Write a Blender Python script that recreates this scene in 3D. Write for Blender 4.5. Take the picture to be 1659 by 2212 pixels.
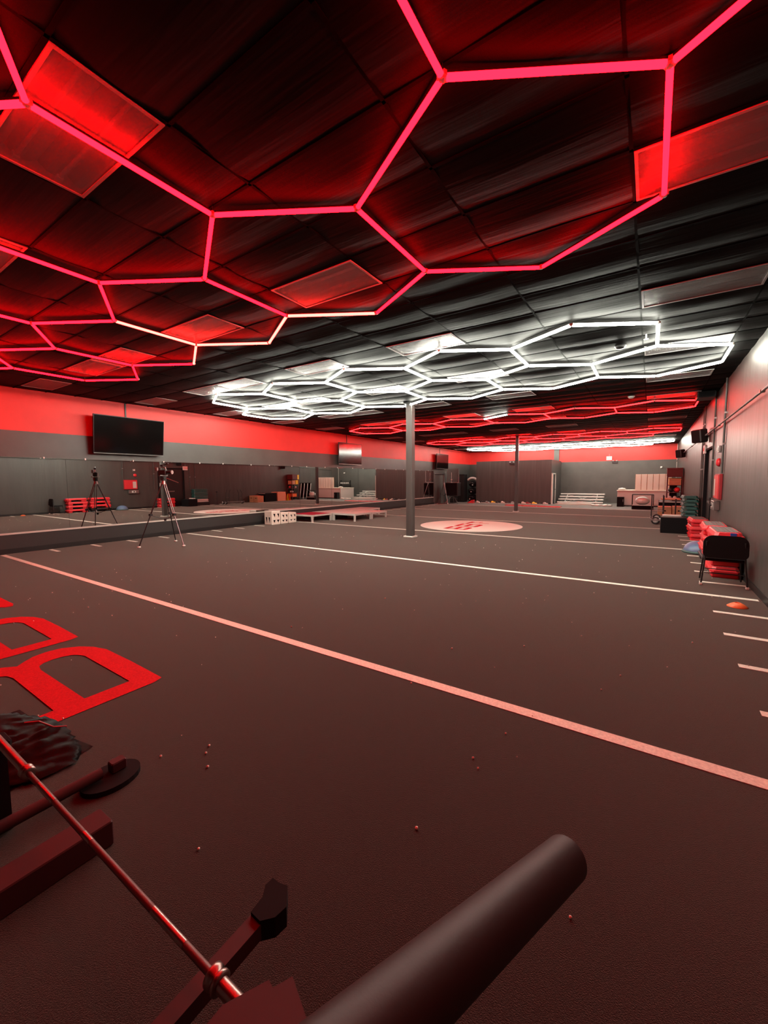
import bpy, math, random
from mathutils import Vector, Matrix, Euler
random.seed(7)
for o in list(bpy.data.objects):
    bpy.data.objects.remove(o, do_unlink=True)
SC = bpy.context.scene
COL = SC.collection
PI = math.pi
# ------------------------------------------------------------------ camera
CAM_H = 1.725
FPX, YAW, PITCH, ROLL = 876.46, 0.58096, 0.07911, -0.0057
cd = bpy.data.cameras.new('camera')
cam = bpy.data.objects.new('camera', cd)
COL.objects.link(cam)
cd.sensor_fit = 'HORIZONTAL'
cd.sensor_width = 36
cd.lens = FPX / 1659 * 36
cd.clip_start = 0.02
fw = Vector((-math.sin(YAW) * math.cos(PITCH), math.cos(YAW) * math.cos(PITCH), -math.sin(PITCH)))
rt = Vector((math.cos(YAW), math.sin(YAW), 0))
up = rt.cross(fw)
r2 = math.cos(ROLL) * rt + math.sin(ROLL) * up
u2 = -math.sin(ROLL) * rt + math.cos(ROLL) * up
cam.matrix_world = Matrix(((r2.x, u2.x, -fw.x, 0), (r2.y, u2.y, -fw.y, 0), (r2.z, u2.z, -fw.z, CAM_H), (0, 0, 0, 1)))
SC.camera = cam
# ------------------------------------------------------------------ world and exposure
w = bpy.data.worlds.new('world')
SC.world = w
w.use_nodes = True
w.node_tree.nodes['Background'].inputs[0].default_value = (0.9, 0.85, 0.8, 1)
w.node_tree.nodes['Background'].inputs[1].default_value = 0.0
SC.view_settings.view_transform = 'Standard'
SC.view_settings.look = 'None'
SC.view_settings.gamma = 1
SC.view_settings.exposure = 0.0
SC.view_settings.use_curve_mapping = False
cy = SC.cycles
cy.use_denoising = True
cy.max_bounces = 8
cy.diffuse_bounces = 4
cy.glossy_bounces = 4
cy.transparent_max_bounces = 8
cy.caustics_reflective = False
cy.caustics_refractive = False
cy.sample_clamp_indirect = 6
# lamp strengths (the room is lit by its own LED tubes only)
RED_NEAR, RED_FAR, WHITE_MID, WHITE_BACK = 58.0, 44.0, 84.0, 62.0
WHITE_RGB = (1.0, 1.0, 0.86)
RED_RGB = (1.0, 0.0008, 0.0024)

# ------------------------------------------------------------------ helpers
def mat(name, col, rough=0.6, metal=0.0, noise=None, bump=None, spec=0.5, coat=0.0, alpha=1.0, trans=0.0, wave=None):
    m = bpy.data.materials.new(name)
    m.use_nodes = True
    nt = m.node_tree
    b = nt.nodes['Principled BSDF']
    b.inputs['Base Color'].default_value = (*col, 1)
    b.inputs['Roughness'].default_value = rough
    b.inputs['Metallic'].default_value = metal
    b.inputs['Specular IOR Level'].default_value = spec
    b.inputs['Coat Weight'].default_value = coat
    b.inputs['Alpha'].default_value = alpha
    b.inputs['Transmission Weight'].default_value = trans
    tc = None
    if noise or bump:
        tc = nt.nodes.new('ShaderNodeTexCoord')
    if noise:       # (scale xyz, amount)
        sc, amt = noise
        mp = nt.nodes.new('ShaderNodeMapping'); mp.inputs['Scale'].default_value = sc
        n = nt.nodes.new('ShaderNodeTexNoise'); n.inputs['Scale'].default_value = 1; n.inputs['Detail'].default_value = 4
        nt.links.new(tc.outputs['Object'], mp.inputs[0]); nt.links.new(mp.outputs[0], n.inputs['Vector'])
        r = nt.nodes.new('ShaderNodeMapRange')
        r.inputs['From Min'].default_value = 0.3; r.inputs['From Max'].default_value = 0.7
        r.inputs['To Min'].default_value = 1 - amt; r.inputs['To Max'].default_value = 1 + amt
        nt.links.new(n.outputs[0], r.inputs['Value'])
        h = nt.nodes.new('ShaderNodeVectorMath'); h.operation = 'SCALE'; h.inputs[0].default_value = col
        nt.links.new(r.outputs[0], h.inputs['Scale']); nt.links.new(h.outputs[0], b.inputs['Base Color'])
    if bump:        # (scale xyz, strength, distance)
        sc, st, di = bump
        mp = nt.nodes.new('ShaderNodeMapping'); mp.inputs['Scale'].default_value = sc
        n = nt.nodes.new('ShaderNodeTexNoise'); n.inputs['Scale'].default_value = 1; n.inputs['Detail'].default_value = 3
        nt.links.new(tc.outputs['Object'], mp.inputs[0]); nt.links.new(mp.outputs[0], n.inputs['Vector'])
        bp = nt.nodes.new('ShaderNodeBump'); bp.inputs['Strength'].default_value = st; bp.inputs['Distance'].default_value = di
        nt.links.new(n.outputs[0], bp.inputs['Height']); nt.links.new(bp.outputs[0], b.inputs['Normal'])
    return m

def emit(name, col, strength):
    m = bpy.data.materials.new(name)
    m.use_nodes = True
    nt = m.node_tree
    nt.nodes.remove(nt.nodes['Principled BSDF'])
    e = nt.nodes.new('ShaderNodeEmission')
    e.inputs[0].default_value = (*col, 1); e.inputs[1].default_value = strength
    nt.links.new(e.outputs[0], nt.nodes['Material Output'].inputs[0])
    return m

class MB:
    """collects simple shapes into one mesh"""
    def __init__(s): s.v = []; s.f = []; s.m = []; s.sm = []
    def add(s, vs, fs, mi=0, smooth=False, M=None):
        n = len(s.v)
        for p in vs:
            s.v.append(tuple(M @ Vector(p)) if M else tuple(p))
        for f in fs:
            s.f.append([i + n for i in f]); s.m.append(mi); s.sm.append(smooth)
        return s
    def box(s, a, b, mi=0, M=None, bev=0.0):
        x0, y0, z0 = a; x1, y1, z1 = b
        if bev <= 0:
            vs = [(x0,y0,z0),(x1,y0,z0),(x1,y1,z0),(x0,y1,z0),(x0,y0,z1),(x1,y0,z1),(x1,y1,z1),(x0,y1,z1)]
            return s.add(vs, [(3,2,1,0),(4,5,6,7),(0,1,5,4),(1,2,6,5),(2,3,7,6),(3,0,4,7)], mi, False, M)
        c = bev     # chamfered box: octagonal rings
        def ring(z, i):
            X0, X1, Y0, Y1 = x0+i, x1-i, y0+i, y1-i
            return [(X0+c,Y0,z),(X1-c,Y0,z),(X1,Y0+c,z),(X1,Y1-c,z),(X1-c,Y1,z),(X0+c,Y1,z),(X0,Y1-c,z),(X0,Y0+c,z)]
        vs = ring(z0, c*.7) + ring(z0+c, 0) + ring(z1-c, 0) + ring(z1, c*.7)
        fs = [tuple(range(7,-1,-1)), tuple(range(24,32))]
        for k in range(3):
            for i in range(8):
                j = (i+1) % 8
                fs.append((k*8+i, k*8+j, k*8+8+j, k*8+8+i))
        return s.add(vs, fs, mi, False, M)
    def tube(s, a, b, r, n=10, r1=None, mi=0, caps=True):
        a = Vector(a); b = Vector(b); r1 = r if r1 is None else r1
        d = (b-a).normalized(); u = d.orthogonal().normalized(); w_ = d.cross(u)
        vs = [a + (math.cos(t)*u + math.sin(t)*w_)*r for t in [2*PI*i/n for i in range(n)]]
        vs += [b + (math.cos(t)*u + math.sin(t)*w_)*r1 for t in [2*PI*i/n for i in range(n)]]
        s.add(vs, [(i, (i+1) % n, n+(i+1) % n, n+i) for i in range(n)], mi, True)
        if caps:
            s.add(vs[:n], [tuple(range(n-1, -1, -1))], mi); s.add(vs[n:], [tuple(range(n))], mi)
        return s
    def path(s, pts, r, n=8, mi=0):
        for a, b in zip(pts[:-1], pts[1:]): s.tube(a, b, r, n, mi=mi)
        for p in pts[1:-1]: s.ball(p, r*1.02, 6, 4, mi)
        return s
    def ball(s, c, r, n=12, k=8, mi=0, sc=(1,1,1), half=False):
        vs = []; fs = []
        lo = 0 if half else -PI/2
        for j in range(k+1):
            ph = lo + (PI/2-lo)*j/k
            for i in range(n):
                t = 2*PI*i/n
                vs.append((c[0]+r*sc[0]*math.cos(ph)*math.cos(t), c[1]+r*sc[1]*math.cos(ph)*math.sin(t), c[2]+r*sc[2]*math.sin(ph)))
        for j in range(k):
            for i in range(n):
                fs.append((j*n+i, j*n+(i+1) % n, (j+1)*n+(i+1) % n, (j+1)*n+i))
        return s.add(vs, fs, mi, True)
    def lathe(s, prof, n=20, c=(0,0,0), mi=0, smooth=True, M=None):
        vs = []; fs = []
        for r, z in prof:
            for i in range(n):
                t = 2*PI*i/n
                vs.append((c[0]+r*math.cos(t), c[1]+r*math.sin(t), c[2]+z))
        for j in range(len(prof)-1):
            for i in range(n):
                fs.append((j*n+i, j*n+(i+1) % n, (j+1)*n+(i+1) % n, (j+1)*n+i))
        fs.append(tuple(range(n-1,-1,-1))); fs.append(tuple((len(prof)-1)*n+i for i in range(n)))
        return s.add(vs, fs, mi, smooth, M)
    def prism(s, poly, z0, z1, mi=0, M=None):
        n = len(poly)
        vs = [(x, y, z0) for x, y in poly] + [(x, y, z1) for x, y in poly]
        fs = [tuple(range(n-1,-1,-1)), tuple(range(n, 2*n))] + [(i, (i+1) % n, n+(i+1) % n, n+i) for i in range(n)]
        return s.add(vs, fs, mi, False, M)
    def mesh(s, name, mats):
        me = bpy.data.meshes.new(name)
        me.from_pydata(s.v, [], s.f)
        for m in (mats if isinstance(mats, (list, tuple)) else [mats]): me.materials.append(m)
        me.polygons.foreach_set('material_index', s.m)
        me.polygons.foreach_set('use_smooth', s.sm)
        me.update()
        return me
    def build(s, name, mats, parent=None, loc=(0,0,0), rot=(0,0,0)):
        return link(name, s.mesh(name, mats), parent, loc, rot)

def link(name, data, parent=None, loc=(0,0,0), rot=(0,0,0)):
    o = bpy.data.objects.new(name, data)
    COL.objects.link(o)
    o.parent = parent
    o.location = loc; o.rotation_euler = rot
    return o
def tag(o, label=None, cat=None, group=None, kind=None):
    if label: o['label'] = label
    if cat: o['category'] = cat
    if group: o['group'] = group
    if kind: o['kind'] = kind
    return o
def thing(name, label, cat, loc=(0,0,0), rz=0, group=None):
    o = link(name, None, None, loc, (0,0,rz))
    o.empty_display_size = 0.1
    return tag(o, label, cat, group)
def dup(root, loc, rz=0, label=None, group=None):
    def cp(o, par):
        c = o.copy(); COL.objects.link(c); c.parent = par
        for ch in o.children: cp(ch, c)
        return c
    r = cp(root, None); r.location = loc; r.rotation_euler = (0,0,rz)
    if label: r['label'] = label
    if group: r['group'] = group
    return r
ORD = ['zeroth','first','second','third','fourth','fifth','sixth','seventh','eighth','ninth','tenth','eleventh','twelfth','thirteenth','fourteenth']

# ------------------------------------------------------------------ materials
M = {}
M['turf'] = mat('black_turf', (0.024, 0.021, 0.0185), 0.95, noise=((90, 90, 3), 0.25), bump=((240, 240, 60), 0.8, 0.008), spec=0.1)
_b = M['turf'].node_tree.nodes['Principled BSDF']      # pile fabric: fibre tips catch light at grazing angles
_b.inputs['Sheen Weight'].default_value = 0.72
_b.inputs['Sheen Roughness'].default_value = 0.42
_b.inputs['Sheen Tint'].default_value = (0.47, 0.43, 0.375, 1)
M['line'] = mat('white_turf_line', (0.86, 0.83, 0.72), 0.9, noise=((60, 60, 60), 0.12), bump=((300, 300, 60), 0.8, 0.008), spec=0.15)
M['redturf'] = mat('red_turf', (0.62, 0.012, 0.02), 0.9, noise=((60, 60, 60), 0.15), bump=((300, 300, 60), 0.8, 0.008), spec=0.15)
M['circle'] = mat('white_turf_emblem', (0.82, 0.75, 0.68), 0.9, bump=((300, 300, 60), 0.6, 0.008), spec=0.15)
M['greyfloor'] = mat('grey_rubber_floor', (0.17, 0.16, 0.145), 0.6, noise=((6, 6, 6), 0.15))
M['wallblack'] = mat('charcoal_wall_paint', (0.085, 0.085, 0.078), 0.42, noise=((1.5, 1.5, 1.5), 0.12), bump=((40, 40, 40), 0.15, 0.003))
M['kick'] = mat('dark_kick_panel', (0.028, 0.025, 0.024), 0.55)
M['wallred'] = mat('red_wall_paint', (0.80, 0.035, 0.030), 0.5, noise=((1.5, 1.5, 1.5), 0.06), bump=((40, 40, 40), 0.15, 0.003))
M['wallright'] = mat('satin_black_wall_paint', (0.068, 0.061, 0.056), 0.44, spec=0.32, noise=((3, 3, .4), 0.10), bump=((2, 4.5, .5), 0.42, 0.03))
M['partition'] = mat('dark_partition_paint', (0.060, 0.052, 0.048), 0.45, noise=((7, 7, .4), 0.2), bump=((8, 8, .6), 0.10, 0.01))
M['ceil'] = mat('black_vinyl_ceiling', (0.0034, 0.0032, 0.0031), 0.60, spec=0.065, bump=((.6, 9, 1), 0.35, 0.02))
M['ceildark'] = mat('black_plenum', (0.012, 0.012, 0.012), 0.9)
M['grid'] = mat('black_ceiling_grid', (0.003, 0.003, 0.003), 0.7, spec=0.03)
M['black'] = mat('black_plastic', (0.015, 0.014, 0.014), 0.4)
M['blackmatte'] = mat('black_fabric', (0.009, 0.008, 0.009), 0.9, spec=0.15)
M['foam'] = mat('black_foam_grip', (0.020, 0.010, 0.010), 0.5, spec=0.25, bump=((160, 160, 160), 0.1, 0.002))
M['screen'] = mat('tv_screen_glass', (0.003, 0.003, 0.003), 0.10, spec=0.5)
M['steel'] = mat('grey_steel', (0.32, 0.31, 0.30), 0.35, 0.9)
M['chrome'] = mat('chrome', (0.30, 0.24, 0.22), 0.32, 1.0)
M['barsteel'] = mat('knurled_bar_steel', (0.13, 0.09, 0.085), 0.5, 0.7, bump=((900, 900, 900), 0.3, 0.001))
M['framepaint'] = mat('powder_coated_frame', (0.045, 0.014, 0.016), 0.6, spec=0.25)
M['silver'] = mat('silver_trim', (0.7, 0.68, 0.62), 0.35, 0.3)
M['white'] = mat('white_plastic', (0.75, 0.73, 0.68), 0.5)
M['cream'] = mat('cream_laminate', (0.80, 0.70, 0.60), 0.5)
M['creamdim'] = mat('pinkish_laminate', (0.62, 0.50, 0.46), 0.5)
M['mirror'] = mat('wall_mirror_glass', (0.74, 0.76, 0.74), 0.006, 1.0)
M['red'] = mat('red_plastic', (0.72, 0.03, 0.04), 0.38)
M['greymat'] = mat('grey_rubber_mat', (0.16, 0.14, 0.135), 0.7, bump=((3, 60, 60), 0.5, 0.004))
M['teal'] = mat('teal_plastic', (0.010, 0.075, 0.064), 0.5)
M['tealtop'] = mat('pale_teal_rubber', (0.07, 0.14, 0.13), 0.6)
M['blue'] = mat('blue_rubber_dome', (0.12, 0.18, 0.30), 0.3)
M['bluetape'] = mat('blue_tape', (0.03, 0.10, 0.45), 0.5)
M['orange'] = mat('orange_plastic', (0.85, 0.14, 0.03), 0.5)
M['ply'] = mat('plywood', (0.55, 0.26, 0.13), 0.6, noise=((2, 20, 20), 0.2))
M['plytop'] = mat('orange_plywood_face', (0.75, 0.30, 0.17), 0.6, noise=((2, 20, 20), 0.1))
M['pink'] = mat('pale_pink_stage_top', (0.74, 0.55, 0.52), 0.85, spec=0.15)
M['redtop'] = mat('crimson_stage_top', (0.45, 0.02, 0.045), 0.85, spec=0.12)
M['alu'] = mat('aluminium', (0.72, 0.74, 0.70), 0.4, 0.35)
M['yellow'] = mat('yellow_plastic', (0.80, 0.52, 0.03), 0.5)
M['maroon'] = mat('maroon_box', (0.10, 0.012, 0.014), 0.6)
M['darkred'] = mat('dark_red_enamel', (0.30, 0.02, 0.025), 0.4)
M['bag'] = mat('black_glossy_plastic_sheet', (0.002, 0.002, 0.002), 0.40, spec=0.03, bump=((14, 14, 14), 0.15, 0.01))
M['pane'] = mat('clear_acrylic', (0.2, 0.2, 0.2), 0.35, alpha=0.25, spec=0.2)
M['troffer'] = mat('troffer_white_enamel', (0.5, 0.46, 0.45), 0.6, bump=((.8, 22, 1), 0.4, 0.01))
M['lens'] = mat('troffer_clear_lens', (0.34, 0.32, 0.32), 0.30, alpha=0.40, bump=((1.2, 6, 1), 0.15, 0.02))
M['deadtube'] = mat('unlit_fluorescent_tube', (0.62, 0.60, 0.60), 0.5)
M['rubber'] = mat('tyre_rubber', (0.03, 0.03, 0.03), 0.7)
M['exitred'] = mat('exit_letter_red', (0.7, 0.02, 0.02), 0.5)
M['debris'] = mat('pale_crumbs', (0.75, 0.68, 0.6), 0.6)
E_RED = emit('red_led_diffuser', RED_RGB, RED_NEAR)
E_REDP = emit('pale_red_led_diffuser', (1.0, 0.0135, 0.0105), RED_NEAR * 1.1)
E_REDF = emit('far_red_led_diffuser', (1.0, 0.0035, 0.0040), RED_FAR)
E_WHITE = emit('white_led_diffuser', WHITE_RGB, WHITE_MID)
E_WHITEB = emit('back_white_led_diffuser', WHITE_RGB, WHITE_BACK)

# ------------------------------------------------------------------ room shell
XL, XR, YB, YF, H = -12.85, 1.38, 32.8, -3.2, 3.97
TURF_END = 25.95
floor = tag(MB().box((XL-.2, YF-.2, -.12), (XR+.2, TURF_END, 0)).build('floor', M['turf']), kind='structure')
MB().box((XL-.2, TURF_END, -.12), (XR+.2, YB+.2, -.004)).build('rear_floor', M['greyfloor'], floor)
tag(MB().box((XL-.2, YF-.2, H+.10), (XR+.2, YB+.2, H+.2)).build('ceiling', M['ceildark']), kind='structure')
ceiling = bpy.data.objects['ceiling']
BAND = 2.96
# left wall with a door opening at its far end
DL0, DL1, DLH = 26.15, 27.75, 2.2
wl = MB()
wl.box((XL-.15, YF, 0), (XL, DL0, BAND)); wl.box((XL-.15, DL1, 0), (XL, YB, BAND)); wl.box((XL-.15, DL0, DLH), (XL, DL1, BAND))
wall_left = tag(wl.build('wall_left', M['wallblack']), kind='structure')
MB().box((XL-.01, YF, .12), (XL+.012, 25.95, .455)).build('kick_panel', M['kick'], wall_left)
MB().box((XL-.15, YF, BAND), (XL+.006, YB, H+.1)).build('painted_band', M['wallred'], wall_left)
wall_back = tag(MB().box((XL, YB, 0), (XR, YB+.15, BAND)).build('wall_back', M['wallblack']), kind='structure')
MB().box((XL, YB-.006, BAND), (XR, YB+.15, H+.1)).build('painted_band', M['wallred'], wall_back)
MB().box((-6.16, YB-.12, 2.4), (-5.8, YB-.006, H+.1)).build('pilaster', M['wallblack'], wall_back)
D0, D1, DH = 14.1, 15.9, 2.6
wr = MB()
wr.box((XR, YF, 0), (XR+.15, D0, H+.1)); wr.box((XR, D1, 0), (XR+.15, YB, H+.1)); wr.box((XR, D0, DH), (XR+.15, D1, H+.1))
wall_right = tag(wr.build('wall_right', M['wallright']), kind='structure')
MB().box((XR-.02, YB-.03, 0), (XR, YB-.006, H)).build('corner_bead', M['silver'], wall_right)
tag(MB().box((XL, YF-.15, 0), (XR, YF, H+.1)).build('wall_front', M['kick']), kind='structure')
tag(MB().box((XL, YF, 0), (XL+.015, DL0-.08, .12)).build('baseboard_left', M['black']), kind='structure')
tag(MB().box((XR-.015, YF, 0), (XR, D0-.06, .10)).build('baseboard_right', M['black']), kind='structure')
# right door: dark steel leaf in a recess
d1 = tag(MB().box((XR+.06, D0+.05, 0), (XR+.11, D1-.05, DH-.05)).build('door_1', M['black']), kind='structure')
f = MB(); f.box((XR-.02, D0, 0), (XR+.06, D0+.06, DH)); f.box((XR-.02, D1-.06, 0), (XR+.06, D1, DH)); f.box((XR-.02, D0, DH-.06), (XR+.06, D1, DH))
f.build('door_frame', M['blackmatte'], d1)
MB().box((XR+.02, D0+.25, 1.0), (XR+.06, D0+1.1, 1.06)).build('push_bar', M['steel'], d1)
MB().box((XR+.0, D0+.12, 1.38), (XR+.06, D0+.22, 1.60)).build('lock_plate', M['white'], d1)
# left far door
d2 = tag(MB().box((XL-.14, DL0, 0), (XL-.10, DL1, DLH)).build('door_2', M['wallblack']), kind='structure')
f = MB(); f.box((XL-.1, DL1-.02, 0), (XL+.03, DL1+.28, DLH+.1)); f.box((XL-.1, DL0, DLH-.08), (XL+.03, DL1, DLH-.02)); f.box((XL-.1, DL0-.05, 0), (XL+.02, DL0, DLH))
f.build('door_frame', M['steel'], d2)

# ------------------------------------------------------------------ floor markings (inlaid, flat)
def fl(name, x0, y0, x1, y1, m, z=.004):
    return MB().box((x0, y0, 0.0), (x1, y1, z)).build(name, m, floor)
LINES = [2.98 + 4.572*k for k in range(6)]
for i, y in enumerate(LINES):
    fl('yard_line', -12.72, y-.05, 1.33, y+.05, M['line'])
for i in range(-1, 5):
    for k in range(1, 5):
        y = 2.98 + 4.572*i + .9144*k
        if y < TURF_END and y > -.5:
            fl('hash_mark', .74, y-.04, 1.33, y+.04, M['line'])
            fl('hash_mark', -12.74, y-.04, -12.2, y+.04, M['line'])
def arc(cx, cy, r, a0, a1, n): return [(cx + r*math.cos(math.radians(a0+(a1-a0)*i/n)), cy + r*math.sin(math.radians(a0+(a1-a0)*i/n))) for i in range(n+1)]
MB().prism(arc(-5.6, 14.42, 1.86, 0, 354, 59), 0, .0045).build('emblem_disc', M['circle'], floor)
# letters printed in the turf: strips of quads from outline pairs
def ribbon(path_o, path_i, z, closed=True):
    mb = MB(); n = len(path_o)
    vs = [(x, y, z) for x, y in path_o] + [(x, y, z) for x, y in path_i]
    rng = range(n) if closed else range(n-1)
    return mb.add(vs, [(i, (i+1) % n, n+(i+1) % n, n+i) for i in rng])
def letter_b(ox, oy=0):
    out = [(-3.50,1.18),(-3.50,1.72),(-3.53,1.80),(-4.10,1.815),(-4.62,1.815),(-4.80,1.77),(-4.94,1.69),(-5.04,1.57),(-5.06,1.45),(-5.03,1.34),(-4.97,1.26),(-4.89,1.18)]
    inn = [(-3.70,1.28),(-3.70,1.45),(-3.70,1.615),(-4.10,1.62),(-4.62,1.625),(-4.70,1.60),(-4.75,1.565),(-4.785,1.50),(-4.79,1.42),(-4.765,1.34),(-4.72,1.295),(-4.62,1.275)]
    mb = MB()
    for sgn in (1, -1):
        O = [(x+ox, 1.18+sgn*(y-1.18)+oy) for x, y in out]; I = [(x+ox, 1.18+sgn*(y-1.18)+oy) for x, y in inn]
        n = len(O); vs = [(x, y, .005) for x, y in O+I]
        fs = [(i, i+1, n+i+1, n+i) for i in range(n-1)] + [(n-1, 0, n, 2*n-1)]
        if sgn > 0: fs = [tuple(reversed(q)) for q in fs]
        mb.add(vs, fs)
    return mb
letter_b(0).build('floor_letter', M['redturf'], floor)
letter_b(-1.73).build('floor_letter', M['redturf'], floor)
mb = MB(); mb.box((-9.0, 1.64, 0), (-7.48, 1.82, .005)); mb.prism([(-7.48,1.64),(-7.38,1.70),(-7.36,1.78),(-7.48,1.82)], 0, .005)
mb.box((-9.0, .56, 0), (-8.8, 1.7, .005)); mb.box((-8.85, 1.09, 0), (-7.7, 1.27, .005))
mb.build('floor_letter', M['redturf'], floor)
# small emblem letters in the pale disc: three bars joined at one end, twice, then a partial third glyph
def bars(y0, y1, xs, w0=.075):
    mb = MB()
    for x in xs: mb.prism([(x-w0, y0), (x+w0*.2, y0), (x+w0, y0+.15), (x+w0, y1-.1), (x, y1), (x-w0, y1)], 0, .0065)
    mb.box((min(xs), y0, 0), (max(xs), y0+.10, .0065))
    for a, b in zip(xs[:-1], xs[1:]):
        mb.box((a+.04, y1-.12, 0), ((a+b)/2+.05, y1-.03, .0065)); mb.box(((a+b)/2, y1-.08, 0), (b-.03, y1+.0, .0065))
    return mb
bars(13.05, 13.75, (-6.0, -5.65, -5.3)).build('emblem_letter', M['redturf'], floor)
bars(13.98, 14.80, (-6.0, -5.65, -5.28)).build('emblem_letter', M['redturf'], floor)
mb = MB(); mb.box((-6.02, 14.95, 0), (-5.9, 15.7, .0065)); mb.box((-5.62, 15.35, 0), (-5.58, 15.75, .0065)); mb.box((-5.9, 15.3, 0), (-5.2, 15.36, .0065))
mb.build('emblem_letter', M['redturf'], floor)
# crumbs on the turf (nobody could count them)
mb = MB()
for _ in range(170):
    x = random.uniform(-9, 1.1); y = random.uniform(.8, 11); r = random.uniform(.004, .010)
    mb.ball((x, y, .006), r, 5, 3)
tag(mb.build('crumbs', M['debris'], floor), kind='stuff')

# ------------------------------------------------------------------ ceiling tiles and grid
TX, TY = 1.22, .6225
def tile_mesh(k):
    rnd = random.Random(k); nx, ny = 3, 6
    sag = .011 + .009*rnd.random(); sk = rnd.uniform(-.35, .35); tilt = rnd.uniform(-.006, .006)
    vs = []
    for j in range(ny+1):
        for i in range(nx+1):
            u, v = i/nx, j/ny
            z = -sag*math.sin(PI*v)*(0.55+.45*math.sin(PI*u)) * (1+sk*(v-.5)*2) + tilt*math.sin(2*PI*v)
            vs.append((u*(TX-.02)+.01, v*(TY-.02)+.01, z))
    fs = [(j*(nx+1)+i, (j+1)*(nx+1)+i, (j+1)*(nx+1)+i+1, j*(nx+1)+i+1) for j in range(ny) for i in range(nx)]
    return vs, fs
TILES = [tile_mesh(k) for k in range(6)]
tm = []
for vs, fs in TILES:
    mb = MB(); mb.add(vs, fs, 0, True); tm.append(mb.mesh('ceiling_tile', M['ceil']))
TROFF_COLS = [-.20, -3.86, -6.30, -8.74, -9.96, -12.40]
TROFF_ROWS = [0.94 + 2.49*k for k in range(13)]
x_edges = [-.20 + TX*k for k in range(-10, 1)]
cells = []
for j in range(-6, 51):
    y = .94 + TY*j
    for x in [-.20 - TX*k for k in range(-1, 11)]:
        tro = (j % 4 == 0 and j >= 0 and any(abs(x-c) < .01 for c in TROFF_COLS))
        if tro or y > YB-.3: continue
        cells.append((math.hypot(x+.6, y+.3), x, y))
cells.sort()
far = MB()
for n, (d, x, y) in enumerate(cells):
    k = random.randrange(6)
    if n < 300:
        link('ceiling_tile', tm[k], ceiling, (x, y, H+.006))
    else:
        far.add([(a+x, b+y, c+H+.006) for a, b, c in TILES[k][0]], TILES[k][1], 0, True)
tag(far.build('far_ceiling_tiles', M['ceil'], ceiling), kind='stuff')
g = MB()
for k in range(0, 13):
    x = -12.40 + TX*k - 0
    if x < XR: g.box((x-.012, YF, H-.0006), (x+.012, YB, H+.02))
y = .94 - 6*TY
while y < YB:
    g.box((XL, y-.012, H-.0006), (XR, y+.012, H+.02)); y += TY
tag(g.build('ceiling_grid', M['grid'], ceiling), kind='stuff')
tag(MB().box((XL, YF, H+.012), (-12.41, YB, H+.018)).box((1.03, YF, H+.012), (XR, YB, H+.018)).build('ceiling_border', M['ceil'], ceiling))

# ------------------------------------------------------------------ recessed ceiling troffers (switched off)
def make_troffer():
    t = thing('ceiling_light', '', 'ceiling light')
    w_, l_ = TY-.03, TX-.03
    f = MB()
    f.box((0,0,-.008),(l_,.022,.01)); f.box((0,w_-.022,-.008),(l_,w_,.01)); f.box((0,.022,-.008),(.022,w_-.022,.01)); f.box((l_-.022,.022,-.008),(l_,w_-.022,.01))
    f.build('frame', M['troffer'], t)
    p = MB()      # folded reflector pan: three troughs
    n = 12
    for i in range(n):
        v0, v1 = i/n, (i+1)/n
        z0 = .085 - .045*abs(math.cos(PI*1.5*v0*2/1.0))**.7; z1 = .085 - .045*abs(math.cos(PI*1.5*v1*2/1.0))**.7
        y0, y1 = .022+v0*(w_-.044), .022+v1*(w_-.044)
        p.add([(.022,y0,z0),(l_-.022,y0,z0),(l_-.022,y1,z1),(.022,y1,z1)], [(0,3,2,1)])
    p.add([(.022,.022,0),(l_-.022,.022,0),(l_-.022,.022,.085),(.022,.022,.085)], [(0,1,2,3)])
    p.add([(.022,w_-.022,0),(l_-.022,w_-.022,0),(l_-.022,w_-.022,.085),(.022,w_-.022,.085)], [(3,2,1,0)])
    p.add([(.022,.022,0),(.022,w_-.022,0),(.022,w_-.022,.085),(.022,.022,.085)], [(0,1,2,3)])
    p.add([(l_-.022,.022,0),(l_-.022,w_-.022,0),(l_-.022,w_-.022,.085),(l_-.022,.022,.085)], [(3,2,1,0)])
    p.build('reflector', M['troffer'], t)
    for yy in (.17, w_-.17):
        b = MB(); b.tube((.05,yy,.036),(l_-.05,yy,.036),.013,8); b.build('fluorescent_tube', M['deadtube'], t)
        for q in (.022, l_-.06): MB().box((q,yy-.02,.02),(q+.038,yy+.02,.055)).build('lamp_holder', M['white'], t)
    b = MB(); b.box((.022,.022,-.002),(l_-.022,w_-.022,.002)); b.build('lens', M['lens'], t)
    return t
tproto = make_troffer(); first = True
for r, ty in enumerate(TROFF_ROWS):
    for c, tx in enumerate(TROFF_COLS):
        if ty > YB-.8: continue
        lab = 'unlit ceiling light panel in the %s crosswise row, %s from the right wall' % (ORD[r+1], ORD[c+1])
        loc = (tx+.015, ty+.015, H)
        if first: tproto.location = loc; tproto['label'] = lab; tproto['group'] = 'recessed ceiling light panels'; first = False
        else: dup(tproto, loc, 0, lab, 'recessed ceiling light panels')

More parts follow.
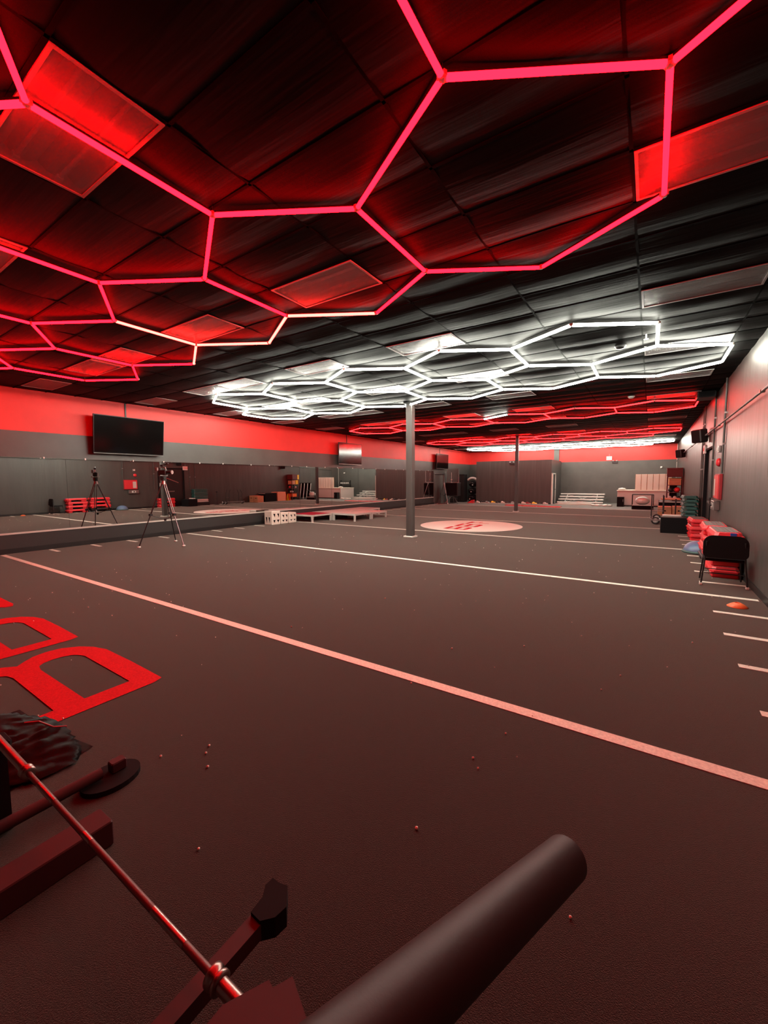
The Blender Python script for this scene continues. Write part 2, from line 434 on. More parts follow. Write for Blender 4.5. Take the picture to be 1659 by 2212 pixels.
# ------------------------------------------------------------------ honeycomb LED fixtures
A = 1.191; AX = A*math.sqrt(3)/2; ZL = 3.90; KY = 1.0225
def tube_mesh(em, name, tr=.018):
    mb = MB(); L = A-.045
    n = 8
    mb.tube((-L/2,0,0),(L/2,0,0),tr,n,mi=0)
    mb.box((-L/2,-.010,tr-.0015),(L/2,.010,tr+.014),1)
    return mb.mesh(name, [em, M['black']])
mb = MB()
mb.lathe([(.016,-.014),(.020,-.011),(.020,.018),(.014,.026)], 10)
for a in (0, 120, 240):
    mb.box((.010,-.010,-.006),(.030,.010,.020), M=Matrix.Rotation(math.radians(a+30),4,'Z'))
JOINT = mb.mesh('joint_connector', M['silver'])
def fixture(label, centres, em, special=None, joint=None):
    t = thing('honeycomb_light', label, 'light fixture', (-5*AX, centres[0][1], ZL))
    base = Vector((-5*AX, centres[0][1], ZL))
    me = tube_mesh(em, 'light_tube', .018 if em in (E_RED, E_REDF) else .023)
    nodes = {}; edges = {}
    for k, y in centres:
        pts = [(k, y-A), (k+1, y-A/2), (k+1, y+A/2), (k, y+A), (k-1, y+A/2), (k-1, y-A/2)]
        for i in range(6):
            a, b = pts[i], pts[(i+1) % 6]
            ka, kb = (a[0], round(a[1], 1)), (b[0], round(b[1], 1))
            nodes[ka] = a; nodes[kb] = b
            edges[tuple(sorted((ka, kb)))] = (a, b)
    for key, (a, b) in edges.items():
        pa = Vector((a[0]*AX, a[1], ZL)); pb = Vector((b[0]*AX, b[1], ZL))
        md = me
        if special:
            mx, my = (a[0]+b[0])/2, (a[1]+b[1])/2
            for (sx, sy, sm) in special:
                if abs(mx-sx) < .1 and abs(my-sy) < .12: md = sm
        d = pb-pa
        link('light_tube', md, t, (pa+pb)/2-base, (0, 0, math.atan2(d.y, d.x)))
    deg = {}
    for e in edges:
        for q in e: deg[q] = deg.get(q, 0)+1
    for key, a in nodes.items():
        # joint orientation: arms at 90,210,330 for one sublattice, 270,30,150 for the other
        isup = any(abs(a[0]*1.0-k) < .01 and abs(a[1]-(y-A)) < .05 for k, y in centres) or any(abs(abs(a[0]-k)-1) < .01 and abs(a[1]-(y+A/2)) < .05 for k, y in centres)
        link('joint_connector', JOINT, t, Vector((a[0]*AX, a[1], ZL))-base, (0, 0, PI if isup else 0))
    # suspension wires
    mb = MB()
    for i, (key, a) in enumerate(nodes.items()):
        if i % 2 == 0: mb.tube((a[0]*AX-base.x, a[1]-base.y, .02), (a[0]*AX-base.x, a[1]-base.y, H-ZL+.01), .0025, 4)
    tag(mb.build('hanging_wires', M['steel'], t), kind='stuff')
    return t
pale = tube_mesh(E_REDP, 'pale_light_tube'); whitetube = tube_mesh(E_WHITE, 'white_light_tube', .023)
y1 = 3.29*KY; R2 = 1.5*A
sp = [(-3.5, y1+.875, pale), (-4.5, y1+.875, pale), (-5.5, y1+.875, pale), (-6, y1, pale), (-6.5, y1+.875, pale)]
fixture('red honeycomb of light tubes hanging nearest the camera, over the big red floor letters',
        [(k, y1) for k in (-1,-3,-5,-7,-9)] + [(k, y1-R2) for k in (0,-2,-4,-6,-8,-10)], E_RED, sp)
fixture('white honeycomb of light tubes in the middle of the ceiling, above the front black column',
        [(k, 7.47*KY) for k in (-1,-3,-5,-7,-9)] + [(k, 7.47*KY+R2) for k in (0,-2,-4,-6,-8,-10)], E_WHITE)
fixture('single row of red hexagon light tubes with one white tube among them',
        [(k, 14.78*KY) for k in (0,-2,-4,-6,-8,-10)], E_REDF, [(-4.5, 14.78*KY-.89, whitetube)])
fixture('double row of thin red hexagon light tubes above the rear black column',
        [(k, 22.1*KY) for k in (0,-2,-4,-6,-8,-10)] + [(k, 22.1*KY+R2) for k in (-1,-3,-5,-7,-9)], E_REDF)
fixture('white honeycomb of light tubes farthest away, against the red band of the back wall',
        [(k, 28.4*KY) for k in (0,-2,-4,-6,-8,-10)] + [(k, 28.4*KY+R2) for k in (-1,-3,-5,-7,-9)], E_WHITEB)

# ------------------------------------------------------------------ ceiling odds and ends
def detector(x, y, label, m):
    t = thing('smoke_detector', label, 'smoke detector', (x, y, H-.012))
    MB().lathe([(.075,0),(.075,-.02),(.055,-.045),(.02,-.05)][::-1], 16).build('sensor_housing', m, t)
    MB().lathe([(.09,-.006),(.09,.01)], 16).build('base_ring', m, t)
detector(-.52, 8.1, 'dark round smoke detector inside the white honeycomb lights', M['black'])
detector(-.54, 13.2, 'pale round smoke detector in front of the single red hexagon row', M['white'])
t = thing('sprinkler_head', 'small pale sprinkler head hanging inside the nearest white hexagon', 'sprinkler', (-.15, 7.72, H))
MB().tube((0,0,0),(0,0,-.07),.012,8).build('sprinkler_stem', M['white'], t); MB().lathe([(.035,-.082),(.035,-.074),(.012,-.07)],12).build('deflector', M['white'], t)
t = thing('ceiling_speaker', 'dark box fixed at the ceiling edge near the right wall above the red hexagon row', 'speaker', (1.12, 13.8, H-.004))
MB().box((-.2,-.3,-.16),(.2,.3,0),bev=.02).build('speaker_cabinet', M['black'], t)
MB().box((-.17,-.308,-.14),(.17,-.299,-.02)).build('grille', M['blackmatte'], t)

# ------------------------------------------------------------------ steel columns
def column(x, y, w_, label):
    t = thing('steel_column', label, 'column', (x, y, 0))
    MB().box((-w_/2,-w_/2,.03),(w_/2,w_/2,H-.02),bev=.012).build('shaft', M['partition'], t)
    MB().box((-w_/2-.06,-w_/2-.06,0),(w_/2+.06,w_/2+.06,.05),bev=.01).build('base_plate', M['silver'], t)
    MB().box((-w_/2-.05,-w_/2-.05,H-.04),(w_/2+.05,w_/2+.05,H-.005)).build('cap_plate', M['black'], t)
column(-5.98, 10.55, .20, 'square black column in front, standing on a pale base plate beside the round floor emblem')
column(-5.88, 21.6, .16, 'thinner square black column farther back, in front of the dark partition')

# ------------------------------------------------------------------ wall mirror on the left wall
t = thing('wall_mirror', 'long frameless mirror strip along the left wall below the televisions', 'mirror', (XL, 2.3, .49))
edges_y = [-.05] + [2.25 + 2.12*i for i in range(12)] 
edges_y = [e for e in edges_y if e < 25.6] + [25.95]
rnd = random.Random(4)
for a, b in zip(edges_y[:-1], edges_y[1:]):
    mb = MB(); L = b-a-.006
    tilt = rnd.uniform(-.0035, .0035)
    mb.box((-.004, -L/2, 0), (.004, L/2, 1.835))
    mb.build('mirror_panel', M['mirror'], t, (.014, (a+b)/2-2.3, 0), (0, 0, tilt))
    for q in (a+.45, b-.45):
        if b-a > 1.5: MB().box((.006, q-2.3-.015, 1.815), (.026, q-2.3+.015, 1.86)).build('mirror_clip', M['white'], t)
MB().box((.0, -2.35, -.03), (.032, 23.65, .012)).build('mirror_ledge', M['silver'], t)

# ------------------------------------------------------------------ televisions
def tv(y0, y1_, label, tilt=7):
    yc = (y0+y1_)/2; W_ = y1_-y0; hh = 1.05
    t = thing('television', label, 'television', (XL, yc, 3.0))
    R_ = Matrix.Translation((.24, 0, .02)) @ Matrix.Rotation(math.radians(tilt), 4, 'Y')
    MB().box((-.03,-W_/2,-hh/2),(.02,W_/2,hh/2),M=R_,bev=.008).build('cabinet', M['black'], t)
    MB().box((.0201,-W_/2+.02,-hh/2+.03),(.0225,W_/2-.02,hh/2-.02),M=R_).build('screen', M['screen'], t)
    MB().box((.005,-W_/2+.01,-hh/2-.004),(.024,W_/2-.01,-hh/2+.012),M=R_).build('lower_trim', M['steel'], t)
    mb = MB(); mb.box((0,-.25,-.2),(.03,.25,.2)); mb.box((.02,-.04,-.05),(.2,.04,.05)); mb.build('wall_mount', M['black'], t)
    mb = MB(); mb.box((.007,-.018,.45),(.027,.018,H-3.0)); mb.build('cable_cover', M['black'], t)
tv(4.95, 6.85, 'largest-looking black television, nearest on the left wall above the camera tripod')
tv(15.25, 17.1, 'middle black television on the left wall above the stage platforms, with a glare on top', 1)
tv(25.95, 27.9, 'farthest small television on the left wall near the corner, above the far door', 1)

# ------------------------------------------------------------------ partition room at the back left
pt = tag(MB().box((-10.95, 29.3, 0), (-5.65, 32.79, 3.03)).build('wall_partition', M['partition']), kind='structure')
for i in range(4):
    x = -10.95 + 5.3*(i+1)/5
    MB().box((x-.01, 29.293, .05), (x+.01, 29.3, 3.03)).build('panel_joint', M['wallblack'], pt)
MB().box((-10.95, 29.28, 0), (-5.65, 29.3, .10)).build('skirting', M['black'], pt)
d3 = tag(MB().box((-5.652, 29.6, 0), (-5.635, 30.5, 2.05)).build('door_3', M['black']), kind='structure')
f = MB(); f.box((-5.65, 29.34, 0), (-5.57, 29.56, 2.1)); f.box((-5.65, 30.5, 0), (-5.60, 30.62, 2.1)); f.box((-5.65, 29.34, 2.05), (-5.60, 30.62, 2.12))
f.build('door_frame', M['silver'], d3)
MB().ball((-5.60, 30.4, 1.0), .035, 10, 6).build('door_knob', M['chrome'], d3)

def emergency_light(loc, rz, label):
    t = thing('emergency_light', label, 'emergency light', loc, rz)
    MB().box((-.17,-.09,-.07),(.17,0,.07),bev=.015).build('battery_housing', M['black'], t)
    for s in (-1, 1):
        MB().lathe([(.035,-.06),(.055,0),(.05,.012)], 12, M=Matrix.Translation((s*.12,-.12,.10)) @ Matrix.Rotation(math.radians(80),4,'X')).build('lamp_head', M['steel'], t)
emergency_light((-8.3, 29.3, 2.82), 0, 'twin-head emergency light near the top of the dark partition')
emergency_light((-2.15, YB-.006, 2.86), 0, 'twin-head emergency light on the back wall under the exit sign')
def exit_sign(loc, rz, label, txt=True):
    t = thing('exit_sign', label, 'exit sign', loc, rz)
    MB().box((-.17,-.05,-.13),(.17,0,.13),bev=.008).build('sign_box', M['white'], t)
    cu = bpy.data.curves.new('exit_letters', 'FONT'); cu.body = 'EXIT'; cu.size = .15; cu.extrude = .002; cu.align_x = 'CENTER'; cu.align_y = 'CENTER'
    cu.materials.append(M['exitred'])
    tmp = bpy.data.objects.new('exit_text', cu); COL.objects.link(tmp)
    me = bpy.data.meshes.new_from_object(tmp.evaluated_get(bpy.context.evaluated_depsgraph_get()))
    bpy.data.objects.remove(tmp, do_unlink=True)
    link('exit_letters', me, t, (0, -.053, 0), (PI/2, 0, 0))
    MB().tube((0,-.02,.13),(0,-.02,.30),.008,6).build('conduit', M['steel'], t)
exit_sign((-2.52, YB-.007, 3.15), 0, 'white exit sign on the red band of the back wall')
exit_sign((XR-.002, 15.98, 2.60), -PI/2, 'white exit sign seen edge-on beside the dark door on the right wall')

# ------------------------------------------------------------------ right wall pipes, boxes and speakers
def pipe(pts, r, label, clamps=()):
    t = thing('conduit_pipe', label, 'pipe', pts[0])
    b = Vector(pts[0])
    MB().path([Vector(p)-b for p in pts], r, 8).build('pipe_run', M['wallright'], t)
    for c in clamps:
        c = Vector(c)-b; MB().box(c-Vector((.03,.03,.02)), c+Vector((.03,.03,.02))).build('pipe_clamp', M['steel'], t)
pipe([(XR-.09, -2, 2.97), (XR-.09, 26.2, 2.97), (XR-.09, 31.5, 2.75)], .018, 'long horizontal black conduit running the whole length of the right wall', [(XR-.085, y, 2.97) for y in (4, 8, 12.5, 15, 20, 24)])
pipe([(XR-.03, 12.05, H), (XR-.03, 12.05, 1.83)], .022, 'vertical conduit on the right wall coming down to the red alarm cabinet', [(XR-.02, 12.05, z) for z in (3.2, 2.5)])
pipe([(XR-.03, 13.85, H), (XR-.03, 13.85, 1.2)], .022, 'vertical conduit on the right wall just before the dark door', [(XR-.02, 13.85, z) for z in (3.3, 2.2)])
pipe([(XR-.03, 16.3, H), (XR-.03, 16.3, 1.1)], .02, 'vertical conduit on the right wall just beyond the dark door', [(XR-.02, 16.3, z) for z in (3.4, 2.0)])
pipe([(XR-.03, 16.7, H), (XR-.03, 16.7, .4)], .02, 'farthest vertical conduit on the right wall, behind the exit sign', [(XR-.02, 16.7, z) for z in (3.4, 2.0)])
t = thing('alarm_cabinet', 'red fire alarm cabinet on the right wall under a vertical conduit', 'alarm box', (XR, 12.45, 1.5))
MB().box((-.07,-.4,-.28),(-.0,.4,.32),bev=.012).build('cabinet_body', M['darkred'], t)
MB().box((-.082,-.37,-.25),(-.071,.37,.29)).build('cabinet_door', M['red'], t)
MB().box((-.086,.12,-.2),(-.0825,.33,.2)).build('label_plate', M['creamdim'], t)
t = thing('alarm_bell', 'round red alarm bell above the red fire cabinet', 'alarm bell', (XR, 12.75, 2.1))
MB().lathe([(.10,0),(.10,.03),(.06,.07),(.02,.075)],16,M=Matrix.Rotation(-PI/2,4,'Y')).build('bell_dome', M['red'], t)
MB().box((-.02,-.07,-.07),(0,.07,.07)).build('back_box', M['steel'], t)
t = thing('strobe_light', 'small square white strobe light above the round red bell', 'strobe light', (XR, 12.7, 2.42))
MB().box((-.05,-.08,-.08),(0,.08,.08),bev=.01).build('strobe_housing', M['steel'], t); MB().box((-.075,-.04,-.04),(-.0501,.04,.04)).build('strobe_lens', M['white'], t)
t = thing('junction_box', 'grey electrical box on the right wall below the red fire cabinet', 'electrical box', (XR, 12.6, 1.08))
MB().box((-.12,-.3,-.12),(0,.3,.1),bev=.01).build('enclosure', M['steel'], t); MB().box((-.128,-.12,-.06),(-.1201,.1,.05)).build('dial_plate', M['white'], t); MB().ball((-.13,.0,0),.04,10,6).build('dial', M['black'], t)
def wall_speaker(y, z, label):
    t = thing('wall_speaker', label, 'speaker', (XR-.005, y, z), math.radians(35))
    Mx = Matrix.Translation((-.24, 0, 0)) @ Matrix.Rotation(math.radians(-8), 4, 'Y')
    MB().box((-.14,-.17,-.2),(.12,.17,.2),M=Mx,bev=.03).build('speaker_cabinet', M['black'], t)
    MB().box((-.147,-.15,-.18),(-.1405,.15,.18),M=Mx).build('grille', M['blackmatte'], t)
    mb = MB(); mb.tube((-.13,0,0),(-.01,0,0),.025,8); mb.box((-.03,-.06,-.08),(-.0,.06,.08)); mb.build('bracket', M['black'], t)
wall_speaker(15.6, 2.98, 'nearer black loudspeaker on the right wall, above the dark door')
wall_speaker(25.0, 2.93, 'farther black loudspeaker on the right wall, near the back corner')

# ------------------------------------------------------------------ chair at the right wall
t = thing('stacking_chair', 'black chair with a rounded backrest, standing against the red steps at the right wall', 'chair', (1.025, 8.25, 0), math.radians(-1))
for s in (-1, 1):
    MB().path([(s*.285, -.02, .012), (s*.25, .0, .40), (s*.24, .02, .50)], .012, 8).build('leg', M['black'], t)
    MB().path([(s*.27, .47, .012), (s*.24, .40, .40)], .012, 8).build('leg', M['black'], t)
    MB().path([(s*.25, -.0, .40), (s*.235, -.03, .72)], .012, 8).build('back_upright', M['black'], t)
def rrect(w_, h_, r, n=6):
    P_ = []
    for cx, cz, a in ((w_/2-r, h_-r, 0), (-w_/2+r, h_-r, 90), (-w_/2+r*.6, r*.6, 180), (w_/2-r*.6, r*.6, 270)):
        rr = r if a < 180 else r*.6
        P_ += arc(cx, cz, rr, a, a+90, n)
    return P_
mb = MB(); mb.prism(rrect(.56, .36, .13), -.018, .018, M=Matrix.Translation((0,-.03,.455)) @ Matrix.Rotation(PI/2-.08, 4, 'X'))
mb.build('backrest', M['blackmatte'], t)
mb = MB(); mb.prism([(x, y) for x, y in rrect(.50, .44, .08)], .40, .445, M=Matrix.Translation((0,.0,0))); mb.build('seat', M['blackmatte'], t)
mb = MB(); mb.tube((-.25,.02,.2),(.25,.02,.2),.008,6); mb.tube((-.24,.42,.2),(.24,.42,.2),.008,6); mb.build('stretcher', M['black'], t)
for s in (-1, 1):
    MB().box((s*.285-.02,-.05,0),(s*.285+.02,.01,.035),bev=.006).build('foot_glide', M['creamdim'], t)

# ------------------------------------------------------------------ step platforms
def make_step(label, body, top, riser=True, tape=False):
    t = thing('aerobic_step', label, 'step platform')
    z0 = .10 if riser else 0.0
    mb = MB(); L, W_ = 1.08, .42
    def ring(i, z): return [(-W_/2+i,-L/2+i+.05,z),(-W_/2+i+.05,-L/2+i,z),(W_/2-i-.05,-L/2+i,z),(W_/2-i,-L/2+i+.05,z),(W_/2-i,L/2-i-.05,z),(W_/2-i-.05,L/2-i,z),(-W_/2+i+.05,L/2-i,z),(-W_/2+i,L/2-i-.05,z)]
    rings = [ring(0,z0), ring(.0,z0+.03), ring(.02,z0+.035), ring(.035,z0+.085), ring(.045,z0+.095)]
    vs = [p for r_ in rings for p in r_]
    fs = [tuple(range(7,-1,-1)), tuple(range(32,40))]
    for k in range(4):
        for i in range(8): fs.append((k*8+i, k*8+(i+1) % 8, k*8+8+(i+1) % 8, k*8+8+i))
    mb.add(vs, fs); mb.build('deck', body, t)
    m2 = MB()
    for i in range(5):
        x = -.15+.0600*i; m2.box((x,-L/2+.07,z0+.093),(x+.052,L/2-.07,z0+.101))
    m2.build('tread', top, t)
    if riser:
        for s in (-1, 1):
            MB().box((-.19, s*.36-.13, 0), (.19, s*.36+.13, z0+.002), bev=.02).build('riser_block', body, t)
    if tape: MB().box((.02,-L/2+.012,z0+.04),(.10,-L/2+.028,z0+.088)).build('blue_tape_mark', M['bluetape'], t)
    return t
P_ = .2015
G1 = 'red aerobic steps stacked behind the chair'
names = ['lowest', 'second from the floor', 'third from the floor', 'topmost']
s0 = make_step('', M['red'], M['greymat'], True)
s0.location = (1.13, 9.45, 0); s0['label'] = 'red step, lowest of the stack right behind the black chair'; s0['group'] = G1
for k in (1, 2):
    dup(s0, (1.13+.012*(-1)**k, 9.45+.02*k, P_*k), .01*k, 'red step, %s in the stack right behind the black chair' % names[k], G1)
sx = make_step('red step with a blue tape mark, topmost right behind the black chair', M['red'], M['greymat'], True, True)
sx.location = (1.14, 9.42, P_*3); sx['group'] = G1
sb = make_step('black step on the floor under the farther half of the long red stack', M['black'], M['greymat'], True)
sb.location = (1.13, 10.66, 0)
for k in (1, 2, 3):
    dup(s0, (1.12+.01*(-1)**k, 10.64-.02*k, P_*k), -.012*k, 'red step, %s of the three stacked on the black step' % ['', 'lowest', 'middle', 'topmost'][k], G1)
G2 = 'small red stack beside the black plyometric box'
for k in range(3):
    dup(s0, (1.15+.01*(-1)**k, 14.46, P_*k), .02*k, 'red step, %s of the small far stack between chair and black box' % ['lowest', 'middle', 'topmost'][k], G2)
# teal stack on grey steps
bench = thing('bench_box', 'low black box under the teal step stack', 'box', (1.08, 16.85, 0))
MB().box((-.26,-.58,0),(.26,.58,.24),bev=.015).build('box_body', M['black'], bench)
MB().box((-.05,-.585,.10),(.05,-.579,.14)).build('hand_slot', M['blackmatte'], bench)
gs = make_step('', M['creamdim'], M['greymat'], False); gs.location = (1.08, 16.85, .24); gs['label'] = 'pinkish grey step, lower one under the teal steps'; gs['group'] = 'pinkish grey steps under the teal ones'
dup(gs, (1.08, 16.85, .345), .01, 'pinkish grey step, directly under the teal steps', 'pinkish grey steps under the teal ones')
ts = make_step('', M['teal'], M['tealtop'], False); ts['group'] = 'teal steps in a stack by the right wall'
for k in range(6):
    lab = 'teal step, %s in the teal stack by the dark door' % ['lowest', 'second from below', 'third from below', 'fourth from below', 'second from the top', 'topmost'][k]
    z = .464 + .119*k
    if k == 0: ts.location = (1.1, 16.85, z); ts['label'] = lab
    else: dup(ts, (1.1+.012*(-1)**k, 16.85-.02*(k % 2), z), .012*(k % 3), lab)
for o in [q for q in bpy.data.objects if q.get('group') == 'teal steps in a stack by the right wall']:
    mb = MB(); mb.box((-.17,-.5,-.017),(-.11,.5,.001)); mb.box((.11,-.5,-.017),(.17,.5,.001)); mb.build('foot_rail', M['silver'], o)
# balance dome
t = thing('balance_dome', 'blue half-ball balance trainer with a pale rim on the turf left of the chair', 'balance trainer', (.99, 11.75, 0))
MB().lathe([(.30,0),(.325,.015),(.325,.045),(.30,.055)],28).build('rim_platform', M['tealtop'], t)
MB().ball((0,0,.05),.295,28,9,sc=(1,1,.78),half=True).build('dome', M['blue'], t)
# orange disc cone
t = thing('disc_cone', 'small orange disc cone on the turf in front of the chair', 'cone', (1.035, 7.05, 0))
MB().lathe([(.112,0),(.112,.006),(.075,.035),(.035,.056),(.026,.056),(.062,.03)],22).build('cone_shell', M['orange'], t)

# ------------------------------------------------------------------ boxes and gear along the right wall
def crate(name, label, cat, x0, y0, x1, y1_, z1, m, mt, z0=0., slots=(), rim=None):
    xc, yc = (x0+x1)/2, (y0+y1_)/2
    t = thing(name, label, cat, (xc, yc, z0)); w_, d_ = x1-x0, y1_-y0; hh = z1-z0
    mb = MB(); th = .02
    mb.box((-w_/2,-d_/2,0),(w_/2,-d_/2+th,hh)); mb.box((-w_/2,d_/2-th,0),(w_/2,d_/2,hh)); mb.box((-w_/2,-d_/2+th,0),(-w_/2+th,d_/2-th,hh)); mb.box((w_/2-th,-d_/2+th,0),(w_/2,d_/2-th,hh)); mb.box((-w_/2+th,-d_/2+th,0),(w_/2-th,d_/2-th,th))
    mb.build('side_panels', m, t)
    MB().box((-w_/2-.003,-d_/2-.003,hh-th),(w_/2+.003,d_/2+.003,hh),bev=.004).build('top_panel', mt, t)
    for sx_, sz_ in slots:
        MB().prism(rrect(.16,.05,.025), -.004, .004, M=Matrix.Translation((sx_*w_,-d_/2-.001,sz_*hh)) @ Matrix.Rotation(PI/2,4,'X')).build('hand_slot', M['blackmatte'], t)
    if rim: MB().box((-w_/2-.005,-d_/2-.006,hh-.05),(w_/2,-d_/2-.0035,hh-.015)).build('edge_rim', rim, t)
    return t
crate('plyometric_box', 'black plyometric box with a round hand hole, nearest box on the right side', 'box', .31, 15.5, 1.15, 16.15, .5, M['blackmatte'], M['black'], slots=[(.06, .5)])
t = thing('padded_board', 'narrow white padded board lying on the black plyometric box', 'board', (.60, 15.95, .501))
MB().box((-.25,-.1,0),(.25,.1,.05),bev=.015).build('pad', M['white'], t); MB().box((-.24,-.09,.05),(.24,.09,.056)).build('cover_strip', M['cream'], t)
crate('plyometric_box', 'plywood plyometric box with a hand slot, left of the pair behind the push sled', 'box', .30, 21.2, .78, 21.9, .5, M['ply'], M['plytop'], slots=[(-.05, .6)])
crate('plyometric_box', 'plywood plyometric box at the right wall, right of the pair behind the push sled', 'box', .81, 21.2, 1.30, 21.9, .52, M['ply'], M['plytop'], slots=[(.05, .6)])
crate('plyometric_box', 'large black box with a pale rim behind the plywood boxes', 'box', .34, 22.1, 1.30, 23.3, .70, M['blackmatte'], M['black'], rim=M['silver'])
crate('plyometric_box', 'bright orange box behind the large black box', 'box', .45, 23.5, 1.2, 24.4, .76, M['plytop'], M['plytop'], slots=[(0, .6)])
t = thing('cone_stack', 'stack of yellow and orange cones between the orange box and the rack', 'cones', (.75, 24.85, 0))
for i, (x, y) in enumerate([(-.2,-.15),(.05,-.1),(.25,.05),(-.1,.2),(.15,.22)]):
    mb = MB(); mb.box((x-.11,y-.11,0),(x+.11,y+.11,.02)); mb.lathe([(.09,.02),(.02,.5+.06*(i % 3)),(.0205,.51+.06*(i % 3))],12,(x,y,0)); mb.build('cone', M['yellow'] if i % 2 == 0 else M['orange'], t)
# pole stand
t = thing('pole_stand', 'thin black upright pole between the plyometric boxes and the teal steps', 'stand', (.78, 17.95, 0))
MB().lathe([(.18,0),(.18,.02),(.03,.035),(.03,.06)],16).build('base_plate', M['black'], t); MB().tube((0,0,.04),(0,0,.98),.022,8).build('pole', M['black'], t); MB().box((-.12,-.02,.9),(.12,.02,.94)).build('cross_arm', M['black'], t)
# push sled on wheels
t = thing('push_sled', 'wheeled grey push sled with upright black handles standing on the turf lines', 'sled', (.25, 19.0, 0))
mb = MB(); mb.box((-.22,-.75,.14),(-.16,.75,.2)); mb.box((.16,-.75,.14),(.22,.75,.2)); mb.box((-.22,-.78,.14),(.22,-.7,.2)); mb.box((-.22,.7,.14),(.22,.78,.2)); mb.box((-.16,-.2,.12),(.16,.2,.16)); mb.build('chassis', M['steel'], t)
for (x, y) in ((-.05,-.72),(.30,-.72),(0,.72)):
    Mx = Matrix.Translation((x, y, .14)) @ Matrix.Rotation(PI/2 if True else 0, 4, 'X')
    w1 = MB().lathe([(.09,-.04),(.135,-.035),(.142,0),(.135,.035),(.09,.04)],20,M=Mx).build('wheel', M['rubber'], t)
    MB().lathe([(.03,-.05),(.085,-.042),(.085,.042),(.03,.05)],16,M=Mx).build('hub', M['alu'], w1)
for y in (-.55, .55):
    for x in (-.19, .19):
        MB().path([(x, y, .18), (x, y+.02, .80), (x, y-.12*(1 if y > 0 else -1), 1.06)], .018, 8).build('handle', M['black'], t)
    MB().tube((-.19,y+.01,.5),(.19,y+.01,.5),.014,8).build('handle_bar', M['steel'], t)
# storage rack with goods
RK = (1.04, 25.85)
t = thing('storage_rack', 'tall dark storage rack at the right wall loaded with boxes, near the back corner', 'rack', (*RK, 0))
for x in (-.32, .30):
    for y in (-.42, .42): MB().box((x-.02,y-.02,0),(x+.02,y+.02,1.80)).build('post', M['maroon'], t)
for z in (.25, .62, .98, 1.35, 1.78): MB().box((-.34,-.44,z),(.32,.44,z+.025)).build('shelf', M['maroon'], t)
def carton(label, x, y, z, w_, d_, h_, m, cat='box', name='storage_bin', lid=None):
    t = thing(name, label, cat, (x, y, z))
    MB().box((-w_/2,-d_/2,0),(w_/2,d_/2,h_*.85),bev=.01).build('bin_body', m, t); MB().box((-w_/2-.008,-d_/2-.008,h_*.85),(w_/2+.008,d_/2+.008,h_),bev=.006).build('lid', lid or m, t)
carton('wide maroon bin on top of the storage rack', RK[0]-.03, RK[1]-.1, 1.807, .66, .6, .44, M['maroon'])
carton('yellow bin on the far top end of the storage rack', RK[0]-.03, RK[1]+.34, 1.807, .6, .2, .40, M['yellow'])
carton('brown carton on the second shelf of the storage rack from the top', RK[0], RK[1]-.15, 1.377, .5, .4, .33, M['ply'])
carton('yellow bin on the second shelf of the storage rack, behind the brown carton', RK[0], RK[1]+.26, 1.377, .52, .3, .36, M['yellow'])
def kball(label, x, y, z, r, m):
    t = thing('medicine_ball', label, 'ball', (x, y, z+r)); MB().ball((0,0,0), r, 16, 10).build('ball_shell', m, t)
kball('red medicine ball on the middle shelf of the storage rack', RK[0]+.1, RK[1]-.25, 1.006, .13, M['red'])
kball('black medicine ball on the middle shelf beside the red one', RK[0]-.17, RK[1]-.28, 1.006, .12, M['black'])
kball('white ball on the middle shelf, at the far end of the storage rack', RK[0]-.1, RK[1]+.2, 1.006, .10, M['white'])
for i, (x, m, lb) in enumerate(((-.2, M['white'], 'white'), (.02, M['cream'], 'cream'), (.2, M['black'], 'black'))):
    kball('%s ball on the fourth shelf from the top of the storage rack' % lb, RK[0]+x, RK[1]-.28+.04*i, .646, .085, m)
carton('orange bin on the lowest shelf of the storage rack', RK[0], RK[1]-.1, .276, .5, .6, .28, M['orange'])
# leaning black padded boards
for i in range(4):
    y = 26.65+.42*i
    t = thing('incline_bench', 'black folded bench, %s of four by the right wall behind the rack' % ORD[i+1], 'bench', (1.02, y, 0), 0, 'black folded benches by the right wall')
    Mx = Matrix.Rotation(math.radians(-9), 4, 'X')
    MB().box((-.16,-.06,.18),(.16,.02,1.5),M=Mx,bev=.02).build('pad', M['blackmatte'], t); MB().box((-.20,-.03,.0),(-.17,.03,1.45),M=Mx).build('frame_rail', M['alu'], t)
    MB().box((-.2,-.2,0),(.2,.2,.06)).build('foot', M['black'], t)
# goal-like black frame with a ball net
t = thing('ball_cage', 'low black metal frame holding a pale mesh-covered ball, in front of the pinkish counter', 'cage', (-.34, 27.0, 0))
for x in (-.5, .5):
    for y in (-.22, .22): MB().tube((x,y,0),(x,y,.82),.022,8).build('post', M['black'], t)
mb = MB()
for y in (-.22,.22): mb.tube((-.5,y,.82),(.5,y,.82),.022,8); mb.tube((-.5,y,.22),(.5,y,.22),.015,8)
for x in (-.5,.5): mb.tube((x,-.22,.82),(x,.22,.82),.02,8)
mb.build('rails', M['black'], t)
MB().box((-.48,-.2,.0),(.48,.2,.2),bev=.01).build('lower_tray', M['blackmatte'], t)
MB().box((-.5,-.245,.21),(.5,-.225,.25)).build('front_strip', M['alu'], t)
t = thing('exercise_ball', 'large pale ball lying inside the black metal frame', 'ball', (-.36, 27.02, .47))
MB().ball((0,0,0),.235,20,12,sc=(1.5,.8,1)).build('ball_shell', M['alu'], t)
MB().lathe([(.03,-.01),(.03,.01)],8,M=Matrix.Translation((0,-.19,0)) @ Matrix.Rotation(PI/2,4,'X')).build('valve', M['white'], t)
